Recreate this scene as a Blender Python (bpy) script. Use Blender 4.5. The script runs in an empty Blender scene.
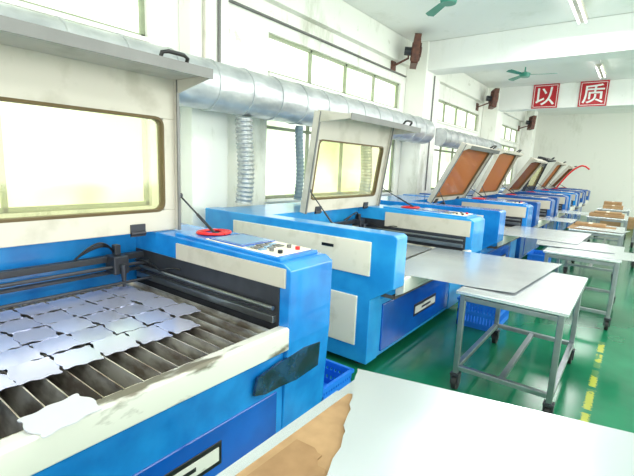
import bpy, math, random
from mathutils import Matrix, Vector, Euler
random.seed(7)
S=bpy.context.scene
COL=S.collection
V=Vector
def lin(c):
    c=c/255.0
    return c/12.92 if c<=0.04045 else ((c+0.055)/1.055)**2.4
def rgb(r,g,b): return (lin(r),lin(g),lin(b),1)
# ---------------------------------------------------------------- materials
def mat(name,c,rough=0.5,metal=0.0,var=0.08,scale=4.0,bump=0.0,bscale=60,emit=0,spec=0.5,stretch=(1,1,1),coat=0,c2=None,detail=4,bdist=.02,lo=.3,hi=.7,voro=False):
    m=bpy.data.materials.new(name); m.use_nodes=True
    nt=m.node_tree; n=nt.nodes; l=nt.links
    p=n['Principled BSDF']
    tc=n.new('ShaderNodeTexCoord'); mp=n.new('ShaderNodeMapping'); mp.inputs['Scale'].default_value=stretch
    l.new(tc.outputs['Object'],mp.inputs['Vector'])
    nz=n.new('ShaderNodeTexNoise'); nz.inputs['Scale'].default_value=scale; nz.inputs['Detail'].default_value=detail
    l.new(mp.outputs['Vector'],nz.inputs['Vector'])
    cr=n.new('ShaderNodeValToRGB')
    e=cr.color_ramp.elements
    e[0].position=lo; e[1].position=hi
    if c2 is None:
        e[0].color=(c[0]*(1-var),c[1]*(1-var),c[2]*(1-var),1); e[1].color=c
    else:
        e[0].color=c2; e[1].color=c
    l.new(nz.outputs['Fac'],cr.inputs['Fac']); l.new(cr.outputs['Color'],p.inputs['Base Color'])
    p.inputs['Roughness'].default_value=rough; p.inputs['Metallic'].default_value=metal
    p.inputs['Specular IOR Level'].default_value=spec
    p.inputs['Coat Weight'].default_value=coat
    if emit:
        l.new(cr.outputs['Color'],p.inputs['Emission Color']); p.inputs['Emission Strength'].default_value=emit
    if bump:
        nb=n.new('ShaderNodeTexVoronoi' if voro else 'ShaderNodeTexNoise'); nb.inputs['Scale'].default_value=bscale
        l.new(mp.outputs['Vector'],nb.inputs['Vector'])
        b=n.new('ShaderNodeBump'); b.inputs['Strength'].default_value=bump; b.inputs['Distance'].default_value=bdist
        l.new(nb.outputs[0],b.inputs['Height']); l.new(b.outputs['Normal'],p.inputs['Normal'])
    return m
def tint_mat(name,c,gloss=0.08,diff=0.0,dc=(1,1,1,1)):
    m=bpy.data.materials.new(name); m.use_nodes=True
    nt=m.node_tree; n=nt.nodes; l=nt.links
    n.remove(n['Principled BSDF']); out=n['Material Output']
    t=n.new('ShaderNodeBsdfTransparent'); g=n.new('ShaderNodeBsdfGlossy'); g.inputs['Roughness'].default_value=0.08
    nz=n.new('ShaderNodeTexNoise'); nz.inputs['Scale'].default_value=1.5
    cr=n.new('ShaderNodeValToRGB'); cr.color_ramp.elements[0].color=(c[0]*.95,c[1]*.96,c[2]*.9,1); cr.color_ramp.elements[1].color=c
    l.new(nz.outputs['Fac'],cr.inputs['Fac']); l.new(cr.outputs['Color'],t.inputs['Color'])
    d=n.new('ShaderNodeBsdfDiffuse'); d.inputs['Color'].default_value=dc
    m1=n.new('ShaderNodeMixShader'); m1.inputs[0].default_value=diff
    l.new(t.outputs[0],m1.inputs[1]); l.new(d.outputs[0],m1.inputs[2])
    m2=n.new('ShaderNodeMixShader'); m2.inputs[0].default_value=gloss
    l.new(m1.outputs[0],m2.inputs[1]); l.new(g.outputs[0],m2.inputs[2])
    l.new(m2.outputs[0],out.inputs['Surface'])
    return m
M={}
M['blue']=mat('blue_paint',rgb(28,136,214),0.26,scale=5,coat=0.4,c2=rgb(18,114,194),detail=8,lo=.35,hi=.6)
M['cyan']=mat('light_blue_paint',rgb(44,158,224),0.3,scale=5,coat=0.3,c2=rgb(30,138,210),detail=8,lo=.35,hi=.6)
M['navy']=mat('navy_blue_paint',rgb(20,96,176),0.3,scale=5,coat=0.3,c2=rgb(14,74,146),detail=8,lo=.35,hi=.6)
M['blued']=mat('deep_blue_paint',rgb(12,92,192),0.22,scale=3,coat=0.6,c2=rgb(8,68,158))
M['cream']=mat('cream_paint',rgb(240,231,210),0.4,scale=6,c2=rgb(222,212,188),lo=.3,hi=.46,detail=8)
M['grey']=mat('beige_grey_paint',rgb(198,192,178),0.42,scale=5,c2=rgb(180,174,158),lo=.32,hi=.48,detail=9)
M['edge']=mat('grey_edge_strip',rgb(120,120,118),0.4,0.3,var=.2)
M['dkgrey']=mat('dark_grey_metal',rgb(66,68,74),0.4,0.4,var=0.3,scale=9)
M['black']=mat('black_plastic',rgb(22,22,24),0.4,var=0.3)
M['gloss']=mat('dark_glossy_acrylic',rgb(10,24,44),0.08,scale=7,coat=.6,c2=rgb(30,62,100),lo=.42,hi=.6,bump=.3,bscale=5)
M['tray']=mat('dark_tray',rgb(80,72,66),0.7,0.2,var=0.5,scale=12,c2=rgb(112,102,94))  # dark brown-grey tone, mottled at random
M['slat']=mat('slat_steel',rgb(228,223,214),0.28,0.75,scale=5,c2=rgb(140,128,118),lo=.36,hi=.58,stretch=(1,8,1),detail=8)
M['rail']=mat('scuffed_white_rail',rgb(226,225,216),0.35,0.1,scale=9,stretch=(1,.35,1),c2=rgb(116,110,96),lo=.38,hi=.46,detail=10)
M['steel']=mat('stainless_steel',rgb(158,164,168),0.3,0.9,var=0.25,scale=10)
M['alu']=mat('aluminium_sheet',rgb(232,236,239),0.27,0.82,scale=.9,bump=.25,bscale=1.1,bdist=.08,c2=rgb(222,227,231),detail=1)
M['plate']=mat('lilac_mirror_plate',rgb(218,220,246),0.2,0.6,var=.05,scale=3)
M['plate2']=mat('lavender_white_plate',rgb(214,214,222),0.3,0.2,var=0.04,scale=8)
M['duct']=mat('galvanised_duct',rgb(214,217,218),0.4,0.55,scale=7,bump=0.5,bscale=7,stretch=(1,.6,1),c2=rgb(176,180,183),bdist=.035)
M['flex']=mat('flexible_foil_duct',rgb(200,203,204),0.4,0.5,scale=30,c2=rgb(156,160,162))
M['flexb']=mat('blue_grey_hose',rgb(134,154,166),0.5,0.1,var=0.2,scale=30)
M['red']=mat('red_plastic',rgb(222,30,34),0.35,var=0.15)
M['redsign']=mat('red_sign_face',rgb(190,22,38),0.45,var=0.06)
M['white']=mat('white_sign_paint',rgb(250,250,248),0.5,var=0.02)
M['card']=mat('brown_cardboard',rgb(176,142,102),0.9,scale=14,c2=rgb(156,124,88),detail=5)
M['wood']=mat('brown_card_layer',rgb(158,124,86),0.9,scale=14,c2=rgb(138,106,72),detail=5)
M['crate']=mat('blue_crate_plastic',rgb(24,120,226),0.4,var=0.1)
M['fang']=mat('green_fan_enamel',rgb(60,150,130),0.35,var=0.1)
M['rust']=mat('brown_fan_metal',rgb(120,76,62),0.5,0.2,scale=14,c2=rgb(80,52,46))
M['rubber']=mat('rubber_wheel',rgb(34,33,34),0.6,var=0.2)
M['screen']=mat('lcd_screen',rgb(120,158,190),0.15,var=0.1)
M['olive']=mat('brown_gasket',rgb(110,92,60),0.6,var=0.2)
M['wframe']=mat('window_frame_paint',rgb(160,170,142),0.5,var=0.2,scale=10)
M['tube']=mat('lit_tube',rgb(255,255,250),0.4,var=0.0,emit=3)
M['acr']=tint_mat('yellow_green_acrylic',(0.98,0.96,0.78,1),0.08,0.12,rgb(244,240,206))
M['acro']=tint_mat('amber_acrylic',(0.7,0.4,0.2,1),0.08,0.7,rgb(184,118,76))
M['acrd']=tint_mat('dark_brown_acrylic',(0.5,0.32,0.2,1),0.12,0.7,rgb(140,88,58))
M['wpane']=mat('daylit_frosted_pane',(1,1.0,0.96,1),0.3,scale=1.1,stretch=(1,1.0,.8),emit=.68,c2=(0.62,0.78,0.48,1),detail=2,lo=.38,hi=.58)
def wallmat(name,base,stain,amt=0.5,th=.655):
    m=bpy.data.materials.new(name); m.use_nodes=True
    nt=m.node_tree; n=nt.nodes; l=nt.links; p=n['Principled BSDF']
    g=n.new('ShaderNodeNewGeometry'); mp=n.new('ShaderNodeMapping'); mp.inputs['Scale'].default_value=(1,1,.35)
    l.new(g.outputs['Position'],mp.inputs['Vector'])
    a=n.new('ShaderNodeTexNoise'); a.inputs['Scale'].default_value=1.3; a.inputs['Detail'].default_value=9; a.inputs['Roughness'].default_value=.72
    l.new(mp.outputs['Vector'],a.inputs['Vector'])
    cr=n.new('ShaderNodeValToRGB'); e=cr.color_ramp.elements
    e[0].position=.31; e[0].color=stain; e[1].position=.46; e[1].color=base
    l.new(a.outputs['Fac'],cr.inputs['Fac'])
    mx=n.new('ShaderNodeMix'); mx.data_type='RGBA'; mx.inputs['Factor'].default_value=amt
    mx.inputs['A'].default_value=base; l.new(cr.outputs['Color'],mx.inputs['B'])
    b=n.new('ShaderNodeTexNoise'); b.inputs['Scale'].default_value=3.4; b.inputs['Detail'].default_value=10; b.inputs['Roughness'].default_value=.6
    l.new(g.outputs['Position'],b.inputs['Vector'])
    c2=n.new('ShaderNodeValToRGB'); k=c2.color_ramp.elements; k[0].position=th; k[0].color=(0,0,0,1); k[1].position=th+.015; k[1].color=(1,1,1,1)
    l.new(b.outputs['Fac'],c2.inputs['Fac'])
    mu=n.new('ShaderNodeMath'); mu.operation='MULTIPLY'; mu.inputs[1].default_value=amt*.5; l.new(c2.outputs['Color'],mu.inputs[0])
    m3=n.new('ShaderNodeMix'); m3.data_type='RGBA'; l.new(mu.outputs[0],m3.inputs['Factor'])
    l.new(mx.outputs['Result'],m3.inputs['A']); m3.inputs['B'].default_value=stain
    l.new(m3.outputs['Result'],p.inputs['Base Color']); p.inputs['Roughness'].default_value=.8
    return m
M['wall']=wallmat('stained_white_plaster',rgb(245,246,238),rgb(166,166,144),.65)
M['walls']=wallmat('end_wall_plaster',rgb(242,242,234),rgb(198,198,182),.4)
M['ceil']=wallmat('ceiling_plaster',rgb(246,247,243),rgb(206,208,196),.35)
def floormat():
    m=bpy.data.materials.new('green_epoxy_floor'); m.use_nodes=True
    nt=m.node_tree; n=nt.nodes; l=nt.links; p=n['Principled BSDF']
    g=n.new('ShaderNodeNewGeometry'); sp=n.new('ShaderNodeSeparateXYZ'); l.new(g.outputs['Position'],sp.inputs[0])
    nz=n.new('ShaderNodeTexNoise'); nz.inputs['Scale'].default_value=1.4; nz.inputs['Detail'].default_value=6
    l.new(g.outputs['Position'],nz.inputs['Vector'])
    cr=n.new('ShaderNodeValToRGB'); e=cr.color_ramp.elements
    e[0].position=.3; e[0].color=rgb(16,100,68); e[1].position=.7; e[1].color=rgb(32,128,90)
    l.new(nz.outputs['Fac'],cr.inputs['Fac'])
    def math_(op,a,b=None):
        k=n.new('ShaderNodeMath'); k.operation=op
        for i,x in enumerate((a,b)):
            if x is None: continue
            if isinstance(x,(int,float)): k.inputs[i].default_value=x
            else: l.new(x,k.inputs[i])
        return k.outputs[0]
    n2=n.new('ShaderNodeTexNoise'); n2.inputs['Scale'].default_value=60; n2.inputs['Detail'].default_value=5
    l.new(g.outputs['Position'],n2.inputs['Vector'])
    n3=n.new('ShaderNodeTexNoise'); n3.inputs['Scale'].default_value=5; n3.inputs['Detail'].default_value=4
    l.new(g.outputs['Position'],n3.inputs['Vector'])
    d=math_('ABSOLUTE',math_('SUBTRACT',sp.outputs['X'],-0.075))
    d=math_('ADD',d,math_('MULTIPLY',math_('SUBTRACT',n2.outputs['Fac'],.5),.06))
    inx=math_('LESS_THAN',d,0.024)
    wear=math_('SUBTRACT',.85,math_('MULTIPLY',math_('GREATER_THAN',n3.outputs['Fac'],.52),.7))
    md=math_('MODULO',sp.outputs['Y'],0.42); dash=math_('GREATER_THAN',md,0.06)
    f=math_('MULTIPLY',math_('MULTIPLY',inx,wear),dash)
    f=math_('MULTIPLY',f,math_('LESS_THAN',sp.outputs['Y'],5.0))
    mx=n.new('ShaderNodeMix'); mx.data_type='RGBA'
    l.new(f,mx.inputs['Factor']); l.new(cr.outputs['Color'],mx.inputs['A']); mx.inputs['B'].default_value=rgb(186,186,64)
    l.new(mx.outputs['Result'],p.inputs['Base Color'])
    rr=n.new('ShaderNodeMapRange'); rr.inputs['To Min'].default_value=.08; rr.inputs['To Max'].default_value=.24
    l.new(nz.outputs['Fac'],rr.inputs['Value']); l.new(rr.outputs[0],p.inputs['Roughness'])
    return m
M['floor']=floormat()
# ---------------------------------------------------------------- mesh builder
WL={}
class MB:
    def __init__(s): s.v=[];s.f=[];s.m=[];s.sm=[]
    def add(s,vs,fs,mi=0,smooth=False,T=None):
        o=len(s.v)
        for q in vs:
            q=V(q)
            if T is not None: q=T@q
            s.v.append(q)
        for f in fs: s.f.append([i+o for i in f]); s.m.append(mi); s.sm.append(smooth)
        return s
    def box(s,x0,x1,y0,y1,z0,z1,mi=0,T=None):
        vs=[(x0,y0,z0),(x1,y0,z0),(x1,y1,z0),(x0,y1,z0),(x0,y0,z1),(x1,y0,z1),(x1,y1,z1),(x0,y1,z1)]
        return s.add(vs,[(0,3,2,1),(4,5,6,7),(0,1,5,4),(1,2,6,5),(2,3,7,6),(3,0,4,7)],mi,False,T)
    def cyl(s,a,b,r,n=16,mi=0,r2=None,cap=True,smooth=True):
        a=V(a);b=V(b);r2=r if r2 is None else r2
        d=(b-a).normalized(); h=V((0,0,1)) if abs(d.z)<.9 else V((1,0,0))
        p=d.cross(h).normalized(); q=d.cross(p)
        vs=[];
        for c,rr in((a,r),(b,r2)):
            for i in range(n):
                t=2*math.pi*i/n; vs.append(c+p*math.cos(t)*rr+q*math.sin(t)*rr)
        fs=[(i,(i+1)%n,n+(i+1)%n,n+i) for i in range(n)]
        s.add(vs,fs,mi,smooth)
        if cap:
            s.add(vs[:n],[tuple(range(n))[::-1]],mi); s.add(vs[n:],[tuple(range(n))],mi)
        return s
    def tube(s,pts,r,n=10,mi=0,closed=False):
        pts=[V(p) for p in pts]; N=len(pts); vs=[]; prev=None
        for k,p in enumerate(pts):
            if closed: d=(pts[(k+1)%N]-pts[k-1])
            else: d=pts[min(k+1,N-1)]-pts[max(k-1,0)]
            d.normalize()
            if prev is None:
                h=V((0,0,1)) if abs(d.z)<.9 else V((1,0,0)); pp=d.cross(h).normalized()
            else: pp=(prev-d*prev.dot(d)).normalized()
            prev=pp; q=d.cross(pp); rr=r[k] if isinstance(r,(list,tuple)) else r
            for i in range(n):
                t=2*math.pi*i/n; vs.append(p+pp*math.cos(t)*rr+q*math.sin(t)*rr)
        fs=[]
        for k in range(N if closed else N-1):
            k2=(k+1)%N
            for i in range(n): fs.append((k*n+i,k*n+(i+1)%n,k2*n+(i+1)%n,k2*n+i))
        s.add(vs,fs,mi,True)
        if not closed:
            s.add(vs[:n],[tuple(range(n))[::-1]],mi); s.add(vs[-n:],[tuple(range(n))],mi)
        return s
    def prism(s,poly,y0,y1,mi=0,axis='y',T=None):
        n=len(poly)
        if axis=='y': a=[(p[0],y0,p[1]) for p in poly]; b=[(p[0],y1,p[1]) for p in poly]
        elif axis=='z': a=[(p[0],p[1],y0) for p in poly]; b=[(p[0],p[1],y1) for p in poly]
        else: a=[(y0,p[0],p[1]) for p in poly]; b=[(y1,p[0],p[1]) for p in poly]
        fs=[tuple(range(n)),tuple(range(n,2*n))[::-1]]+[(i,n+i,n+(i+1)%n,(i+1)%n) for i in range(n)]
        return s.add(a+b,fs,mi,False,T)
    def obj(s,name,mats,parent=None,bevel=0,origin=None,label=None,cat=None,struct=False,group=None,recalc=True):
        xs=[p.x for p in s.v];ys=[p.y for p in s.v];zs=[p.z for p in s.v]
        if origin is None: origin=V(((min(xs)+max(xs))/2,(min(ys)+max(ys))/2,min(zs)))
        origin=V(origin)
        me=bpy.data.meshes.new(name)
        me.from_pydata([tuple(p-origin) for p in s.v],[],s.f)
        if not isinstance(mats,(list,tuple)): mats=[mats]
        for k in mats: me.materials.append(M[k])
        for i,pl in enumerate(me.polygons): pl.material_index=s.m[i]; pl.use_smooth=s.sm[i]
        if recalc:
            import bmesh
            bm=bmesh.new(); bm.from_mesh(me); bmesh.ops.recalc_face_normals(bm,faces=bm.faces); bm.to_mesh(me); bm.free()
        o=bpy.data.objects.new(name,me); COL.objects.link(o)
        o.parent=parent; o.location=origin-(WL[parent.name] if parent else V((0,0,0)))
        WL[o.name]=origin
        if bevel:
            b=o.modifiers.new('bevel','BEVEL'); b.width=bevel; b.segments=2; b.limit_method='ANGLE'
        if label: o['label']=label
        if cat: o['category']=cat
        if group: o['group']=group
        if struct: o['kind']='structure'
        return o
def empty(name,loc,label,cat,group=None,parent=None):
    o=bpy.data.objects.new(name,None); COL.objects.link(o); o.empty_display_size=.1
    o.location=V(loc)-(WL[parent.name] if parent else V((0,0,0))); o.parent=parent; WL[o.name]=V(loc)
    if label:o['label']=label
    if cat:o['category']=cat
    if group:o['group']=group
    return o
def rrect(cx,cy,w,h,r,n=5):
    pts=[]
    for sx,sy,a0 in((1,1,0),(-1,1,90),(-1,-1,180),(1,-1,270)):
        for i in range(n+1):
            a=math.radians(a0+90*i/n)
            pts.append((cx+sx*(w/2-r)+r*math.cos(a),cy+sy*(h/2-r)+r*math.sin(a)))
    return pts
# ---------------------------------------------------------------- room
XL,XR,YN,YF,ZC=-4.05,6.0,-5.0,20.6,4.1
MB().box(XL-.3,XR+.2,YN-.2,YF+.2,-.1,0).obj('floor','floor',struct=True)
MB().box(XL-.3,XR+.2,YN-.2,YF+.2,ZC,ZC+.1).obj('ceiling','ceil',struct=True)
MB().box(XL-.3,XR+.2,YF,YF+.2,0,ZC).obj('wall_far','walls',struct=True)
MB().box(XL-.3,XR+.2,YN-.2,YN,0,ZC).obj('wall_near','wall',struct=True)
MB().box(XR,XR+.2,YN,YF,0,ZC).obj('wall_right','wall',struct=True)
bays=[(-2.6,2.5),(4.2,8.0),(9.7,13.2),(14.9,18.4)]
w=MB(); T=.25
zs=[(0,1.15),(2.62,2.8),(3.3,ZC)]
for a,b in zs: w.box(XL-T,XL,YN,YF,a,b)
ys=[YN]+[q for b in bays for q in b]+[YF]
for i in range(0,len(ys),2):
    for a,b in((1.15,2.62),(2.8,3.3)): w.box(XL-T,XL,ys[i],ys[i+1],a,b)
w.obj('wall_left','wall',struct=True)
wi=1
for (a,b) in bays:
    for (z0,z1,nm) in((1.15,2.62,4),(2.8,3.3,4)):
        f=MB(); x=XL-.12; t=.04
        f.box(x,x+.07,a,b,z0,z0+t).box(x,x+.07,a,b,z1-t,z1)
        for k in range(nm+1):
            yy=a+(b-a-t)*k/nm
            f.box(x,x+.07,yy,yy+t,z0,z1)
        if z1<2.7: f.box(x,x+.06,a,b,2.1,2.1+t)
        e=f.obj('window_%d'%wi,'wframe',struct=True)
        g=MB().box(x+.02,x+.03,a+t/2,b-t/2,z0+t/2,z1-t/2).obj('window_pane','wpane',parent=e)
        MB().box(XL-.14,XL+.04,a,b,z0-.04,z0).obj('trim_%d'%wi,'wall',struct=True)
        wi+=1
ti=20
for (a,b,x) in((2.85,3.35,-3.84),(8.2,8.95,-3.62),(13.5,14.2,-3.62),(18.8,19.4,-3.62)):
    MB().box(XL+.005,x,a,b,0.002,ZC-.002).obj('trim_%d'%ti,'wall',struct=True,bevel=.01); ti+=1
for (a,b,z) in((2.9,3.25,3.6),(8.25,8.75,3.56),(13.55,13.95,3.45)):
    MB().box(-3.9,XR-.005,a,b,z,ZC-.004).obj('trim_%d'%ti,'ceil',struct=True,bevel=.008); ti+=1
MB().box(XL+.003,XL+.12,YN+.005,YF-.005,3.64,ZC-.006).obj('trim_%d'%ti,'wall',struct=True)
# ---------------------------------------------------------------- duct
def duct(y0,y1,r,z):
    d=MB(); d.cyl((-3.56,y0,z),(-3.56,y1,z),r,32)
    y=y0+.25
    while y<y1-.05:
        d.cyl((-3.56,y,z),(-3.56,y+.02,z),r+.010,32); y+=.45
    d.obj('exhaust_duct','duct',label='galvanised sheet metal duct with seams running along the wall',cat='air duct',group='exhaust ducts')
duct(-1.5,8.18,.24,2.38); duct(8.97,13.48,.19,2.34)
def flex(x,y,r,z1,z0,name,mk,lab):
    pts=[];R=[]
    n=int((z1-z0)/.012)
    for i in range(n+1):
        z=z0+(z1-z0)*i/n
        pts.append((x+.015*math.sin(i*.07),y+.02*math.sin(i*.04),z)); R.append(r*(1.0,.93,.84,.93)[i%4])
    return MB().tube(pts,R,14).obj(name,mk,label=lab,cat='duct hose')
for (x,y,r) in((-3.56,3.34,.10),(-3.56,6.0,.1)):
    flex(x,y,r,2.128,1.18,'flexible_duct','flex','ribbed silver flexible duct dropping from the exhaust duct')
flex(-3.56,4.3,.055,2.128,1.18,'ventilation_hose','flexb','thin blue-grey ribbed hose hanging beside the window')
MB().tube([(XL+.02,3.4,3.46),(XL+.02,8.15,3.46)],.018,8).obj('wall_conduit','edge',label='grey electrical conduit along upper wall',cat='conduit')
MB().tube([(XL+.02,-1.0,2.72),(XL+.02,2.8,2.72)],.014,8).obj('wall_conduit','grey',label='thin grey conduit along wall between windows',cat='conduit')
MB().tube([(-3.82,3.2,3.55),(-3.82,3.2,2.64)],.018,8).obj('wall_conduit','edge',label='grey vertical conduit on wall pier',cat='conduit')
MB().tube([(-3.82,3.0,3.55),(-3.82,3.0,2.64)],.014,8).obj('wall_conduit','grey',label='thin grey vertical conduit on wall pier',cat='conduit')
MB().tube([(-3.60,8.6,3.52),(-3.60,8.6,1.2)],.014,8).obj('wall_conduit','edge',label='grey vertical conduit on wall column',cat='conduit')
# ---------------------------------------------------------------- machine
def lidpt(hx,hz,lean,h,o,y):
    c,s=math.cos(lean),math.sin(lean)
    return (hx+h*s+o*c, y, hz+h*c-o*s)
def machine(y0,yf,la,lb,lean,pane,detail,lidmat='grey',label='',body='blue',hx=-2.62,cw=.42,cx0=-2.5,lip=.42,nb=.48,straight=False,big=False):
    G='laser cutting machines in a row'
    XB,XF=-3.6,-1.37
    root=empty('laser_cutting_machine',((XB+XF)/2,(y0+yf)/2,0),label,'laser cutter',G)
    cap=[(XB,.06),(-1.565,.06),(-1.565,.61),(XF,.735),(XF,1.13),(XF-.03,1.15),(XB,1.15)]
    e1=y0+nb; e2=yf-cw
    xl=-1.565
    if straight:
        xl=XF-.035
        cap=[(XB,.06),(xl,.06),(XF,.70),(XF,1.13),(XF-.03,1.15),(XB,1.15)]
    bd=MB()
    bd.prism(cap,y0,e1)
    capc=cap[:-3]+[(XF,1.10),(XF-.05,1.13),(cx0-.25,1.15),(XB,1.15)]
    bd.prism(capc,e2,yf)
    bd.box(XB,-2.85,e1-.01,e2+.01,.06,1.14)
    bd.box(-2.85,xl-.01,e1-.01,e2+.01,.06,.60)
    b=bd.obj('body',body,root,bevel=.007)
    for (xx,yy) in((-3.45,y0+.12),(-1.7,y0+.12),(-3.45,yf-.12),(-1.7,yf-.12)):
        MB().cyl((xx,yy,0),(xx,yy,.07),.035,12).obj('foot','black',root)
    if straight:
        MB().box(XF-.07,XF-.03,e1+.004,e2-.004,.06,.66).obj('apron',body,root)
        yy0,yy1=1.38,yf-.09
        T_=MB()
        prof=[(yy0,.50),(yy0+.08,.475),(yy0+.2,.47),(yy0+.33,.455),(yy1,.47),(yy1,.62),(yy1-.15,.635),(yy0+.15,.61),(yy0+.02,.59)]
        def xat(z): return XF-.035+.035*(z-.06)/.64
        T_.add([(xat(z)-.01,y,z) for y,z in prof]+[(xat(z)+.004,y,z) for y,z in prof],[tuple(range(9)),tuple(range(9,18))[::-1]]+[(i,9+i,9+(i+1)%9,(i+1)%9) for i in range(9)])
        T_.obj('dark_panel','gloss',root,label='irregular dark glossy patch below the front rail')  # dark glossy patch with an uneven outline on the front face
    else:
        MB().prism([(-1.62,.57),(-1.572,.57),(XF-.005,.69),(XF-.05,.70)],e1+.004,e2-.004).obj('sloped_panel',body,root)
        MB().prism([(-1.562,.585),(-1.555,.58),(XF+.006,.695),(XF,.702)],e1+.25,e2-.1).obj('dark_panel','gloss',root,label='dark glossy sloped panel')
    MB().box(-3.15,-1.58,y0-.014,y0+.002,.80,1.075).obj('side_panel','cream',root,bevel=.006,label='cream upper side panel')
    MB().box(-3.0,-1.68,y0-.014,y0+.002,.2,.62).obj('side_panel','cream',root,bevel=.006,label='cream lower side panel')
    MB().box(-2.05,-1.93,y0-.017,y0-.013,.985,1.01).obj('badge','black',root)
    fx=xl if not straight else XF-.03
    MB().box(fx-.012,fx+.005,e1+.05,e2-.05,.10,.44 if straight else .52).obj('front_panel',"blued",root,bevel=.006)
    ym=(e1+e2)/2+(.04 if straight else .12)
    if detail:
        MB().box(fx+.003,fx+.010,ym-.27,ym+.27,.24,.36).obj('name_plate','black',root,bevel=.003,label='black name plate with silver strip')
        MB().box(fx+.008,fx+.013,ym-.25,ym+.25,.265,.335).obj('name_strip','rail',root)
        MB().box(fx+.012,fx+.015,ym-.1,ym+.12,.29,.31).obj('name_mark','black',root)
    MB().box(-2.85,-1.44,e1,e2,.60,.63).obj('tray','tray',root)
    MB().prism([(XF-.07,.63),(XF+.005,.67),(XF+.005,.785),(XF-.01,.792),(XF-.07,.785)],e1,e2).obj('front_rail','rail',root,bevel=.004,label='scuffed white front rail')
    sl=MB(); yy=e1+.04; st=.08 if detail>1 else .09
    while yy<e2-.08:
        h=.772; xa,xb=-2.83,-1.46
        sl.add([(xa,yy,.67),(xb,yy,.67),(xb,yy+.034,h),(xa,yy+.034,h),(xa,yy+.004,.67),(xb,yy+.004,.67),(xb,yy+.039,h),(xa,yy+.039,h)],
               [(0,1,2,3),(7,6,5,4),(0,4,5,1),(3,2,6,7),(0,3,7,4),(1,5,6,2)])
        yy+=st
    for xx in(-2.83,-1.475): sl.box(xx,xx+.014,e1+.02,e2-.05,.66,.765)
    sl.obj('slat_bed','slat',root,recalc=False)
    g=MB().box(-2.8,-1.46,e2-.03,e2-.004,.80,.84)
    g.cyl((-2.8,e2-.03,.885),(-1.46,e2-.03,.885),.012,10)
    g.obj('side_rail','steel',root,bevel=.003)
    MB().box(cx0+.05,-1.40,e2-.010,e2+.004,1.0 if straight else .93,1.105).obj('console_side_panel','grey',root,bevel=.003)
    MB().box(-2.84,-1.44,e2-.006,e2+.004,.64,1.0).obj('dark_interior_sheet','dkgrey',root)  # dark sheet added so the recessed, shaded bed interior reads dark
    gx=-2.78
    g=MB().box(gx,gx+.05,e1+.01,e2-.01,.95,.99).box(gx-.01,gx+.03,e1+.01,e2-.01,.86,.88)
    g.cyl((gx+.11,e1+.01,.93),(gx+.11,e2-.01,.93),.012,10).cyl((gx+.17,e1+.01,.83),(gx+.17,e2-.01,.83),.01,10)
    g.obj('gantry_beam','dkgrey',root,bevel=.004)
    if detail:
        hy=e2-.22
        h=MB().box(gx+.02,gx+.14,hy-.05,hy+.05,.88,1.0).cyl((gx+.16,hy,.95),(gx+.16,hy,.80),.022,12,r2=.01).box(gx+.05,gx+.1,hy-.02,hy+.02,1.0,1.07)
        h.obj('laser_head','dkgrey',root,bevel=.006)
        for dd,rr,mk in((0,.007,'black'),(.035,.005,'dkgrey'),(.06,.005,'black')):
            cp=[]
            for i in range(17):
                t=i/16; cp.append((gx+.06-dd+.06*math.sin(t*3.1),hy+dd*.7-.26*t,1.0+(.10-dd*.6)*math.sin(t*math.pi)))
            MB().tube(cp,rr,8).obj('cable',mk,root)
        cp=[(-2.76+.5*t/12,e2-.06-.02*math.sin(t*.9),.93+.02*math.sin(t*.7)) for t in range(13)]
        MB().tube(cp,.006,8).obj('cable','black',root)
    def top(x): return 1.13+( -1.42-x)*(1.17-1.13)/2.18+.001
    co=MB().prism([(cx0,top(cx0)-.01),(-1.46,top(-1.46)-.004),(-1.46,top(-1.46)+.018),(cx0,top(cx0)+.018)],e2+.02,yf-.03)
    con=co.obj('control_console',body,root,bevel=.006)
    def cb(x0,x1,ya,yb,h,name,mk,lab=None):
        return MB().prism([(x0,top(x0)+.016),(x1,top(x1)+.016),(x1,top(x1)+.018+h),(x0,top(x0)+.018+h)],ya,yb).obj(name,mk,con,bevel=.002,label=lab)
    cb(-2.10,-1.50,e2+.035,yf-.045,.004,'faceplate','cream','cream control faceplate')
    cb(-2.08,-1.78,e2+.045,yf-.055,.010,'screen_bezel','blued','blue screen frame')
    cb(-2.05,-1.81,e2+.068,yf-.078,.012,'screen','screen','blue-grey control display')
    if detail:
        for i in range(4):
            for j in range(3):
                bx=-1.765+.032*i; by=e2+.06+.075*j
                cb(bx,bx+.024,by,by+.052,.011,'key','edge' if (i+j)%3 else 'screen')
        for i,mk in enumerate(('edge','black','edge','red')):
            bx=-1.60+(i%2)*.065; by=e2+.10+.15*(i//2)
            MB().cyl((bx,by,top(bx)+.016),(bx,by,top(bx)+.04),.014,14).obj('button',mk,con,bevel=.003)
    else: cb(-1.76,-1.62,e2+.1,yf-.08,.008,'keypad','black')
    cp=[]
    cx,cy=-2.23,(e2+yf)/2+.01
    nn=150 if detail else 30
    for i in range(nn):
        t=i*(.3 if detail else .6); rr=1-.45*i/nn; cp.append((cx+(.115*rr+.006*math.sin(t*.7))*math.cos(t),cy+(.115*rr+.006*math.cos(t*.9))*math.sin(t),top(cx)+.026+.004*math.sin(t*1.3)))
    MB().tube(cp,.006,6).obj('air_hose','red',root,label='flat coiled red air hose')
    hz=1.155
    HL=1.02; th=.045
    def LT(h0,h1,o0,o1,ya,yb,mb,mi=0):
        vs=[]
        for yv in(ya,yb):
            for (h,o) in((h0,o0),(h1,o0),(h1,o1),(h0,o1)): vs.append(lidpt(hx,hz,lean,h,o,yv))
        mb.add(vs,[(0,1,2,3),(7,6,5,4),(0,4,5,1),(1,5,6,2),(2,6,7,3),(3,7,4,0)],mi)
    lf=MB()
    w0,w1=.14,.75; ws=.1
    if big: w0,w1,ws=.09,.95,.06
    LT(0,w0,0,th,la,lb,lf); LT(w1,HL,0,th,la,lb,lf)
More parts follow.
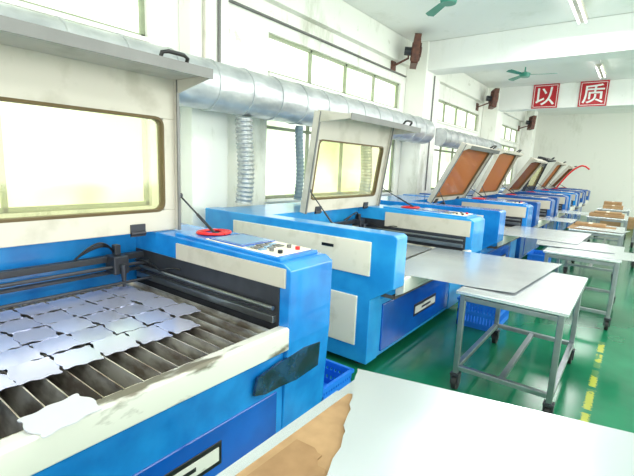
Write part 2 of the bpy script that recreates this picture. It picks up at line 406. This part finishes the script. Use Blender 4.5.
    LT(w0,w1,0,th,la,la+ws,lf); LT(w0,w1,0,th,lb-ws,lb,lf)
    LT(HL-.012,HL+.012,th,lip,la,lb,lf)
    LT(HL-.03,HL+.02,lip-.012,lip+.012,la,lb,lf)
    for yv in(la,lb-.012):
        vs=[lidpt(hx,hz,lean,h,o,q) for q in(yv,yv+.012) for (h,o) in((0,th),(0,th+.03),(HL-.10,th+.04),(HL-.03,lip),(HL-.01,lip),(HL-.01,th))]
        lf.add(vs,[(0,1,2,3,4,5),(11,10,9,8,7,6)]+[(i,6+i,6+(i+1)%6,(i+1)%6) for i in range(6)])
    lid=lf.obj('lid',lidmat,root,bevel=.005,label='raised lid')
    if detail:
        tr=MB(); LT(HL-.035,HL+.024,lip+.012,lip+.02,la,lb,tr)
        LT(0,HL,th+.03,th+.042,la-.003,la+.015,tr); LT(0,HL,th+.03,th+.042,lb-.015,lb+.003,tr)
        tr.obj('lip_edge','edge',lid,label='grey edge strip of the lid')
        for hy in(la+.25,lb-.3):
            hg=MB(); LT(-.02,.06,th,th+.012,hy-.05,hy+.05,hg); hg.cyl(lidpt(hx,hz,lean,-.0,th+.01,hy-.05),lidpt(hx,hz,lean,-.0,th+.01,hy+.05),.012,10); hg.obj('hinge','dkgrey',lid)
    out=rrect((la+lb)/2,(w0+w1)/2,lb-la-2*ws+.02,w1-w0+.02,.06)
    inn=rrect((la+lb)/2,(w0+w1)/2,lb-la-2*ws-.015,w1-w0-.015,.045)
    n=len(out); gk=MB(); vs=[]
    for ring,o in((out,th+.001),(inn,th+.008),(out,-.006),(inn,-.006)):
        vs+= [lidpt(hx,hz,lean,q[1],o,q[0]) for q in ring]
    fs=[]
    for i in range(n):
        j=(i+1)%n
        fs+=[(i,j,n+j,n+i),(2*n+i,3*n+i,3*n+j,2*n+j),(n+i,n+j,3*n+j,3*n+i),(i,2*n+i,2*n+j,j)]
    gk.add(vs,fs); gk.obj('window_gasket','olive',lid)
    gp=MB(); LT(w0-.01,w1+.01,.012,.018,la+ws-.01,lb-ws+.01,gp); gp.obj('lid_window',pane,lid,label='tinted acrylic window')
    for hy in (lb-.22,):
        ha=[lidpt(hx,hz,lean,HL+h,o,q) for (h,o,q) in((.01,lip-.08,hy-.09),(.065,lip-.05,hy-.085),(.075,lip-.04,hy-.05),(.075,lip-.04,hy+.05),(.065,lip-.05,hy+.085),(.01,lip-.08,hy+.09))]
        MB().tube(ha,.012,8).obj('handle','black',lid)
    for q in (la+.03,lb+.008):
        a=lidpt(hx,hz,lean,.24,.07,q)
        if q>e2: bb=(-2.16,q,top(-2.16)+.022)
        elif q<e1: bb=(-2.3,q,1.165)
        else: bb=(-2.26,q,.99)
        a=V(a);bb=V(bb); mid=a.lerp(bb,.5)
        MB().cyl(a,mid,.006,8).cyl(mid,bb,.010,10).cyl(a-V((0,.012,0)),a+V((0,.012,0)),.018,10).cyl(bb-V((0,.014,0)),bb+V((0,.014,0)),.018,10).obj('gas_strut','dkgrey',root)
    return root
R_=math.radians
machine(-.35,2.0,.12,1.78,0.0,'acr',2,label='blue laser cutter with raised grey lid and plate-covered bed',body='blue',cw=.38,cx0=-2.40,straight=True)
machine(2.83,5.1,3.36,4.90,R_(8),'acr',1,label='light blue laser cutting machine with cream side panels and raised lid',hx=-2.75,nb=.18,body='cyan')
machine(5.78,7.95,6.35,7.9,R_(27),'acro',1,label='blue laser cutting machine with half-open lid and amber window',lip=.15,nb=.3,big=True)
machine(8.3,10.3,8.65,10.2,R_(22),'acro',0,label='navy laser cutting machine with half-open lid and amber window',lip=.15,nb=.3,big=True,body='navy')
machine(10.6,12.5,10.95,12.4,R_(32),'acrd',0,label='navy laser cutting machine with dark half-open lid',lip=.15,nb=.3,big=True,body='navy')
machine(12.8,14.6,13.1,14.5,R_(18),'acr',0,lidmat='dkgrey',label='blue laser cutting machine with dark raised lid',lip=.25,nb=.3)
machine(14.9,16.5,15.2,16.4,R_(28),'acro',0,label='navy laser cutting machine with half-open amber lid',lip=.15,nb=.3,big=True,body='navy')
rm=machine(16.8,18.5,17.1,18.4,R_(36),'acrd',0,lidmat='grey',label='navy laser cutting machine with raised lid and red arm',lip=.15,nb=.3,big=True,body='navy')
for yy in(16.95,):
    cp=[(-2.3+.05*t,yy,1.16+.82*math.sin(min(t/14,1)*1.45)) for t in range(15)]+[(-1.50,yy,1.95),(-1.38,yy,1.86)]
    MB().tube(cp,.026,8).obj('support_arm','red',rm,label='curved red support arm')
# ---------------------------------------------------------------- plates on machine bed
def plate_poly(w,h,seed):
    q=[(0,.5),(.12,.49),(.22,.45),(.32,.42),(.41,.455),(.475,.44),(.485,.36),(.445,.27),(.43,.18),(.47,.09),(.5,0)]
    pts=q+[(x,-y) for x,y in q[-2::-1]]+[(-x,-y) for x,y in q[1:]]+[(-x,y) for x,y in q[-2:0:-1]]
    pts=[(x*w,y*h) for x,y in pts]
    for _ in range(2):
        out=[]
        for i in range(len(pts)):
            a=pts[i]; b=pts[(i+1)%len(pts)]
            out.append((a[0]*.75+b[0]*.25,a[1]*.75+b[1]*.25)); out.append((a[0]*.25+b[0]*.75,a[1]*.25+b[1]*.75))
        pts=out
    return pts
for i in range(5):
    for j in range(7):
        cx=-2.60+i*.188+random.uniform(-.006,.006); cy=.38+j*.166+random.uniform(-.006,.006)+i*.014
        if (j==6 and i==4): continue
        a=random.uniform(-.12,.12)
        pl=[(cx+x*math.cos(a)-y*math.sin(a),cy+x*math.sin(a)+y*math.cos(a)) for x,y in plate_poly(.197,.175,0)]
        tx,ty=random.uniform(-.03,.03),random.uniform(-.03,.03)
        mb=MB().prism(pl,.776,.778,axis='z')
        for q in mb.v: q.z+=.004+(q.x-cx)*tx+(q.y-cy)*ty
        mb.obj('cut_metal_plate','plate',label='wavy-edged mirror-like silver plate on the slat bed',cat='metal plate',group='cut metal plates on the slat bed')
a=.12
pl=[(-1.425+x*math.cos(a)-y*math.sin(a),.53+x*math.sin(a)+y*math.cos(a)) for x,y in plate_poly(.17,.22,0)]
MB().prism(pl,.794,.798,axis='z').obj('cut_metal_plate','plate2',label='pale cut plate lying over the white front rail',cat='metal plate',group='cut metal plates on the slat bed')
# ---------------------------------------------------------------- tables
def table(x0,x1,y0,y1,zt,lab,over=.02,caster=True):
    root=empty('work_table',((x0+x1)/2,(y0+y1)/2,0),lab,'table','steel work tables')
    MB().box(x0-over,x1+over,y0-over,y1+over,zt-.025,zt).obj('tabletop','alu',root,bevel=.003)
    t=.038; zb=.14 if caster else 0
    for xx in(x0,x1-t):
        for yy in(y0,y1-t):
            MB().box(xx,xx+t,yy,yy+t,zb,zt-.025).obj('leg','steel',root,bevel=.004)
            if caster:
                cx,cy=xx+t/2,yy+t/2
                MB().cyl((cx-.018,cy+.02,.058),(cx+.018,cy+.02,.058),.058,18).obj('caster_wheel','rubber',root)
                MB().box(cx-.031,cx-.021,cy-.02,cy+.035,.05,.12).box(cx+.021,cx+.031,cy-.02,cy+.035,.05,.12).box(cx-.033,cx+.033,cy-.03,cy+.035,.12,.14).obj('caster_fork','dkgrey',root)
    for z in(.17,zt-.075):
        for (a,b,c,d) in((x0+t,x1-t,y0,y0+t),(x0+t,x1-t,y1-t,y1),(x0,x0+t,y0+t,y1-t),(x1-t,x1,y0+t,y1-t)):
            MB().box(a,b,c,d,z,z+.035).obj('cross_rail','steel',root,bevel=.003)
    MB().box((x0+x1)/2-t/2,(x0+x1)/2+t/2,y0+t,y1-t,.17,.2).obj('cross_rail','steel',root)
    return root
def sheet(c4,z,name,mk,lab,cat,curl=0.0,nx=14,th=.0015,group=None):
    mb=MB(); vs=[]
    P=[V((p[0],p[1],0)) for p in c4]
    for lay in(0,1):
        for i in range(nx+1):
            for j in range(nx+1):
                a=i/nx;b=j/nx
                q=P[0]*(1-a)*(1-b)+P[1]*a*(1-b)+P[2]*a*b+P[3]*(1-a)*b
                zz=z+curl*(max(0,a-.55)/.45)**2*(1-.5*b)+lay*th
                vs.append((q.x,q.y,zz))
    m=nx+1; fs=[]
    for i in range(nx):
        for j in range(nx):
            a=i*m+j
            fs.append((a,a+m,a+m+1,a+1)); o=m*m; fs.append((o+a,o+a+1,o+a+m+1,o+a+m))
    for i in range(nx):
        for (a,b) in((i*m,(i+1)*m),(i*m+nx,(i+1)*m+nx),(i,i+1),(nx*m+i,nx*m+i+1)):
            fs.append((a,b,b+m*m,a+m*m))
    mb.add(vs,fs,0,False)
    return mb.obj(name,mk,label=lab,cat=cat,group=group)
table(-.93,-.26,3.03,4.2,.787,'stainless steel work table on caster wheels',over=.025)
sheet([(-1.62,3.10),(-.60,3.19),(-.48,4.62),(-1.70,4.5)],.7925,'metal_sheet','alu','thin aluminium sheet bridging machine rail and steel table','metal sheet',curl=.012)
sheet([(-2.55,3.2),(-1.72,3.2),(-1.74,4.5),(-2.55,4.5)],.776,'metal_sheet','alu','thin aluminium sheet lying on the slat bed','metal sheet')
table(-.75,-.05,5.4,6.5,.785,'stainless steel work table with stacked sheets')
sheet([(-1.5,6.12),(-.5,6.1),(-.45,7.4),(-1.5,7.4)],.805,'metal_sheet','alu','thin aluminium sheet bridging machine and table','metal sheet')
sheet([(-.66,5.42),(.14,5.46),(.16,6.05),(-.6,6.0)],.788,'metal_sheet','alu','pale aluminium sheet on a steel table','metal sheet')
sheet([(-.9,5.7),(-.1,5.8),(-.2,6.5),(-1.0,6.4)],.797,'metal_sheet','alu','overlapping aluminium sheet on a steel table','metal sheet')
table(-.8,-.1,8.0,9.1,.785,'steel work table with cardboard on top')
sheet([(-.85,8.0),(-.2,8.05),(-.2,8.9),(-.85,8.9)],.79,'cardboard_sheet','card','flat brown cardboard sheet on table','cardboard')
sheet([(-.75,8.1),(-.1,8.0),(-.0,8.4),(-.7,8.5)],.797,'metal_sheet','alu','aluminium sheet over cardboard on table','metal sheet')
sheet([(-1.42,8.9),(-.86,8.9),(-.86,9.7),(-1.42,9.7)],.794,'metal_sheet','alu','thin aluminium sheet resting on machine rail','metal sheet')
table(-.8,-.1,10.9,12.0,.785,'steel work table with boxes')
sheet([(-1.42,11.0),(-.84,11.0),(-.84,11.9),(-1.42,11.9)],.794,'metal_sheet','alu','thin aluminium sheet resting on machine rail','metal sheet')
table(-.8,-.1,13.9,15.0,.785,'steel work table near the end wall')
table(.1,.8,9.6,10.8,.785,'steel work table with stacked cardboard')
table(.05,.75,12.4,13.4,.785,'steel work table with sheet metal')
def cbox(x0,x1,y0,y1,z0,z1,lab='flat closed brown cardboard box'):
    b=MB().box(x0,x1,y0,y1,z0,z1).obj('cardboard_box','card',label=lab,cat='box',bevel=.006)
    MB().box((x0+x1)/2-.03,(x0+x1)/2+.03,y0-.002,y1+.002,z1-.001,z1+.002).obj('packing_tape','cream',b)
cbox(-.8,-.35,8.6,8.85,.793,.84)
cbox(-.78,-.15,11.0,11.5,.787,.85)
cbox(-.70,-.2,11.05,11.4,.853,.89)
cbox(-.7,-.25,14.0,14.5,.787,.87)
cbox(-.72,-.3,14.55,14.9,.787,.95)
cbox(.12,.6,9.7,10.2,.787,.83)
cbox(.16,.5,10.3,10.7,.787,.9)
cbox(.08,.5,12.5,12.9,.787,.85)
cbox(-.9,-.3,17.2,17.8,0,.3); cbox(-.2,.5,17.0,17.6,0,.35)
cbox(-.95,-.35,18.6,19.2,0,.4)
# near table
zt=.835
table(-.765,.55,-.4,1.33,zt,'wide steel work table with sheets and torn cardboard',over=.01,caster=True)
sheet([(-.775,-.3),(.4,-.3),(.4,1.2),(-.775,1.2)],zt+.002,'metal_sheet','alu','pale aluminium sheet lying flat on the table','metal sheet',nx=4)
def ragged(a,b,n,amp,seed):
    r=random.Random(seed); a=V(a);b=V(b); d=(b-a); nn=V((-d.y,d.x)).normalized()
    return [tuple(a+d*((i+r.uniform(-.35,.35))/n)+nn*r.uniform(-amp,amp)) for i in range(n)]
tn=ragged((-.54,.9),(-.60,1.10),12,.010,1)+ragged((-.60,1.14),(-.715,1.22),12,.012,2)+[(-.728,1.20)]
MB().prism([(-.738,-.3),(-.2,-.3),(-.3,.6)]+tn,zt+.006,zt+.010,axis='z').obj('cardboard_sheet','card',label='torn brown corrugated cardboard under the aluminium sheet',cat='cardboard')
tn2=ragged((-.45,.5),(-.50,.74),10,.010,3)+ragged((-.50,.76),(-.64,.90),12,.012,4)+[(-.70,.88)]
MB().prism([(-.72,-.1),(-.40,-.1)]+tn2,zt+.0105,zt+.0145,axis='z').obj('cardboard_sheet','wood',label='smaller torn cardboard layer',cat='cardboard')
lf=ragged((-.79,1.365),(-.675,1.13),7,.005,8)+ragged((-.675,1.13),(-.575,.93),6,.008,9)+ragged((-.575,.93),(-.47,.5),8,.008,10)
lf[0]=(-.79,1.365)
MB().prism(lf+[(-.42,-.2),(.45,-.2),(.5,1.69),(.09,1.585),(-.35,1.475)],zt+.020,zt+.0215,axis='z').obj('metal_sheet','alu',label='large polished aluminium sheet with bent irregular edge',cat='metal sheet')
# ---------------------------------------------------------------- crates
def crate(cx,cy,w,dp,h,z=0):
    mb=MB(); x0,x1,y0,y1=cx-w/2,cx+w/2,cy-dp/2,cy+dp/2; t=.012
    mb.box(x0,x1,y0,y1,z,z+.015)
    for zz in(z+.015,z+h*.45,z+h-.045):
        hh=.045
        mb.box(x0,x1,y0,y0+t,zz,zz+hh).box(x0,x1,y1-t,y1,zz,zz+hh).box(x0,x0+t,y0,y1,zz,zz+hh).box(x1-t,x1,y0,y1,zz,zz+hh)
    n=12
    for i in range(n+1):
        xx=x0+(w-.02)*i/n
        mb.box(xx,xx+.02,y0+.001,y0+t-.001,z,z+h-.01).box(xx,xx+.02,y1-t+.001,y1-.001,z,z+h-.01)
        yy=y0+(dp-.02)*i/n
        mb.box(x0+.001,x0+t-.001,yy,yy+.02,z,z+h-.01).box(x1-t+.001,x1-.001,yy,yy+.02,z,z+h-.01)
    mb.box(x0-.012,x1+.012,y0-.012,y0,z+h-.025,z+h).box(x0-.012,x1+.012,y1,y1+.012,z+h-.025,z+h).box(x0-.012,x0,y0,y1,z+h-.025,z+h).box(x1,x1+.012,y0,y1,z+h-.025,z+h)
    return mb.obj('plastic_crate','crate',label='bright blue slatted plastic crate on the floor',cat='crate',group='blue plastic crates')
crate(-1.70,2.28,.46,.36,.20)
crate(-1.18,4.75,.40,.6,.30)
crate(-1.2,8.1,.3,.5,.3)
# ---------------------------------------------------------------- fans
def ceiling_fan(x,y,z,a0):
    root=empty('ceiling_fan',(x,y,z),'green ceiling fan with three blades','ceiling fan','green ceiling fans')
    MB().cyl((x,y,z+.05),(x,y,ZC),.014,10).cyl((x,y,ZC-.05),(x,y,ZC),.05,14,r2=.03).obj('down_rod','fang',root)
    MB().cyl((x,y,z-.05),(x,y,z+.03),.1,24,r2=.12).cyl((x,y,z+.03),(x,y,z+.06),.12,24,r2=.04).obj('motor_housing','fang',root,bevel=.008)
    for i in range(3):
        a=a0+i*2.094; Mx=Matrix.Translation((x,y,z))@Matrix.Rotation(a,4,'Z')@Matrix.Rotation(math.radians(12),4,'X')
        MB().prism([(.1,-.02),(.2,-.05),(.6,-.07),(.64,0),(.6,.06),(.2,.05),(.1,.02)],-.004,.004,axis='z',T=Mx).obj('blade','fang',root)
ceiling_fan(-2.35,5.85,3.88,.3)
ceiling_fan(-2.35,10.6,3.80,.2)
ceiling_fan(-2.3,15.6,3.85,.9)
def wall_fan(y,z):
    root=empty('wall_fan',(XL+.1,y,z),'rusty brown box-framed wall fan on bracket','wall fan','brown wall fans')
    C=V((-3.60,y,z)); ax=V((.95,.5,-.08)).normalized(); p=ax.cross(V((0,0,1))).normalized(); q=ax.cross(p)
    g=MB(); R=.22
    def ring(r,o): return [C+ax*o+(p*math.cos(t*math.pi/12)+q*math.sin(t*math.pi/12))*r for t in range(24)]
    for r_,o in((R,.06),(.15,.085),(.08,.1),(R,-.05),(.15,-.07)): g.tube(ring(r_,o),.008,6,closed=True)
    for t in range(16):
        d=p*math.cos(t*math.pi/8)+q*math.sin(t*math.pi/8)
        g.tube([C+ax*.10+d*.04,C+d*R+ax*.06],.005,5); g.tube([C-ax*.08+d*.04,C+d*R-ax*.05],.005,5)
    g.obj('cage','rust',root)
    fr=MB(); s=.25; t=.03
    Tm=Matrix((( p.x,ax.x,q.x,C.x),(p.y,ax.y,q.y,C.y),(p.z,ax.z,q.z,C.z),(0,0,0,1)))
    fr.box(-s,s,-.06,.06,-s,-s+t,T=Tm).box(-s,s,-.06,.06,s-t,s,T=Tm).box(-s,-s+t,-.06,.06,-s,s,T=Tm).box(s-t,s,-.06,.06,-s,s,T=Tm)
    fr.obj('box_frame','rust',root,bevel=.004)
    MB().cyl(C-ax*.2,C-ax*.05,.075,16).obj('motor','dkgrey',root,bevel=.01)
    b=MB()
    for t in range(3):
        d=p*math.cos(t*2.094)+q*math.sin(t*2.094); e=ax.cross(d)
        b.add([C+d*.03-e*.03,C+d*.17-e*.10+ax*.03,C+d*.19+e*.08-ax*.03,C+d*.03+e*.03],[(0,1,2,3)])
    b.obj('fan_blade','dkgrey',root,recalc=False)
    MB().box(XL,XL+.03,y-.08,y+.08,z-.30,z-.1).tube([(XL+.03,y,z-.2),C-ax*.12+V((0,0,-.12)),C-ax*.13],.02,8).obj('bracket','rust',root)
for (y,z) in((7.6,3.76),(12.9,3.68),(18.3,3.56)): wall_fan(y,z)
# ---------------------------------------------------------------- lights fittings
def tube(x,y,z):
    root=empty('fluorescent_light',(x,y,z),'white ceiling fluorescent light fixture','light fixture','fluorescent ceiling lights')
    MB().prism([(x-.07,z+.06),(x+.07,z+.06),(x+.03,z),(x-.03,z)],y-.6,y+.6).obj('housing','grey',root)
    for s in(-1,1): MB().cyl((x+s*.045,y-.58,z-.0),(x+s*.045,y+.58,z-.0),.014,10).obj('lamp_tube','tube',root)
    for s in(-.4,.4): MB().cyl((x,y+s,z+.06),(x,y+s,ZC),.006,8).obj('hanger','white',root)
for x,y in((-1.0,7.15),(-1.0,11.5),(-1.0,16)): tube(x,y,3.9)
# ---------------------------------------------------------------- signs
def sign(x,y,z,ch):
    s=.64
    b=MB().box(x-s/2,x+s/2,y-.02,y,z-s/2,z+s/2).obj('wall_sign','redsign',label='square red sign with a white Chinese character',cat='sign',group='red character signs')
    fr=MB(); i=.03;wd=.013
    fr.box(x-s/2+i,x+s/2-i,y-.023,y-.019,z-s/2+i,z-s/2+i+wd).box(x-s/2+i,x+s/2-i,y-.023,y-.019,z+s/2-i-wd,z+s/2-i)
    fr.box(x-s/2+i,x-s/2+i+wd,y-.023,y-.019,z-s/2+i,z+s/2-i).box(x+s/2-i-wd,x+s/2-i,y-.023,y-.019,z-s/2+i,z+s/2-i)
    fr.obj('border','white',b)
    cu=bpy.data.curves.new('character','FONT'); cu.body=ch; cu.size=.5; cu.align_x='CENTER'; cu.align_y='CENTER'; cu.extrude=.002; cu.offset=.004
    cu.materials.append(M['white'])
    o=bpy.data.objects.new('character',cu); COL.objects.link(o)
    bpy.context.view_layer.update()
    me=bpy.data.meshes.new_from_object(o.evaluated_get(bpy.context.evaluated_depsgraph_get()))
    bpy.data.objects.remove(o)
    if len(me.vertices):
        xs=[v.co.x for v in me.vertices]; ys_=[v.co.y for v in me.vertices]
        cx=(min(xs)+max(xs))/2; cy=(min(ys_)+max(ys_))/2; k=.48/max(max(xs)-min(xs),max(ys_)-min(ys_))
        for v in me.vertices:
            X,Y,Z=v.co; v.co=((X-cx)*k,-Z,(Y-cy)*k)
        o=bpy.data.objects.new('character',me); COL.objects.link(o); o.parent=b
        o.location=V((x,y-.024,z))-WL[b.name]
sign(-2.40,13.54,3.775,'以')
sign(-1.27,13.54,3.775,'质')
# ---------------------------------------------------------------- lights
def area(loc,rot,sx,sy,p,c=(1,1,1)):
    L=bpy.data.lights.new('room_fill','AREA'); L.shape='RECTANGLE'; L.size=sx; L.size_y=sy; L.energy=p; L.color=c
    o=bpy.data.objects.new('room_fill',L); COL.objects.link(o); o.location=loc; o.rotation_euler=rot
for y in(-1,5,11,17):
    area((5.9,y,2.3),(0,math.radians(90),0),2.8,5.2,150,(1,1,.98))  # added fill standing in for window light; this wall has no windows
area((1,-4.8,2.3),(math.radians(90),0,0),7,2.8,125)  # added fill lamp behind the camera, in front of a plain wall
for x in(-1.0,2.2):
    for y in(-1.5,2.0,5.2,7.2,11.5,16): area((x,y,3.86),(0,0,0),1.0,1.8,28,(1,1,.98))  # added fill lamps at the ceiling tubes and in unseen rows
W=bpy.data.worlds.new('World'); S.world=W; W.use_nodes=True
W.node_tree.nodes['Background'].inputs[0].default_value=(1,1,1,1); W.node_tree.nodes['Background'].inputs[1].default_value=1
# ---------------------------------------------------------------- camera
X=V((570,-98,422)).normalized(); Y=V((323,60,-422)); Y=(Y-X*Y.dot(X)).normalized(); Z=X.cross(Y)
R3=Matrix((X,Y,Z))
cam=bpy.data.cameras.new('camera'); cam.sensor_width=36; cam.lens=422/634*36; cam.clip_start=.02
co=bpy.data.objects.new('camera',cam); COL.objects.link(co)
co.matrix_world=Matrix.Translation((0,0,1.65))@R3.to_4x4()
S.camera=co
S.view_settings.view_transform='Standard'; S.view_settings.look='None'; S.view_settings.exposure=0.6
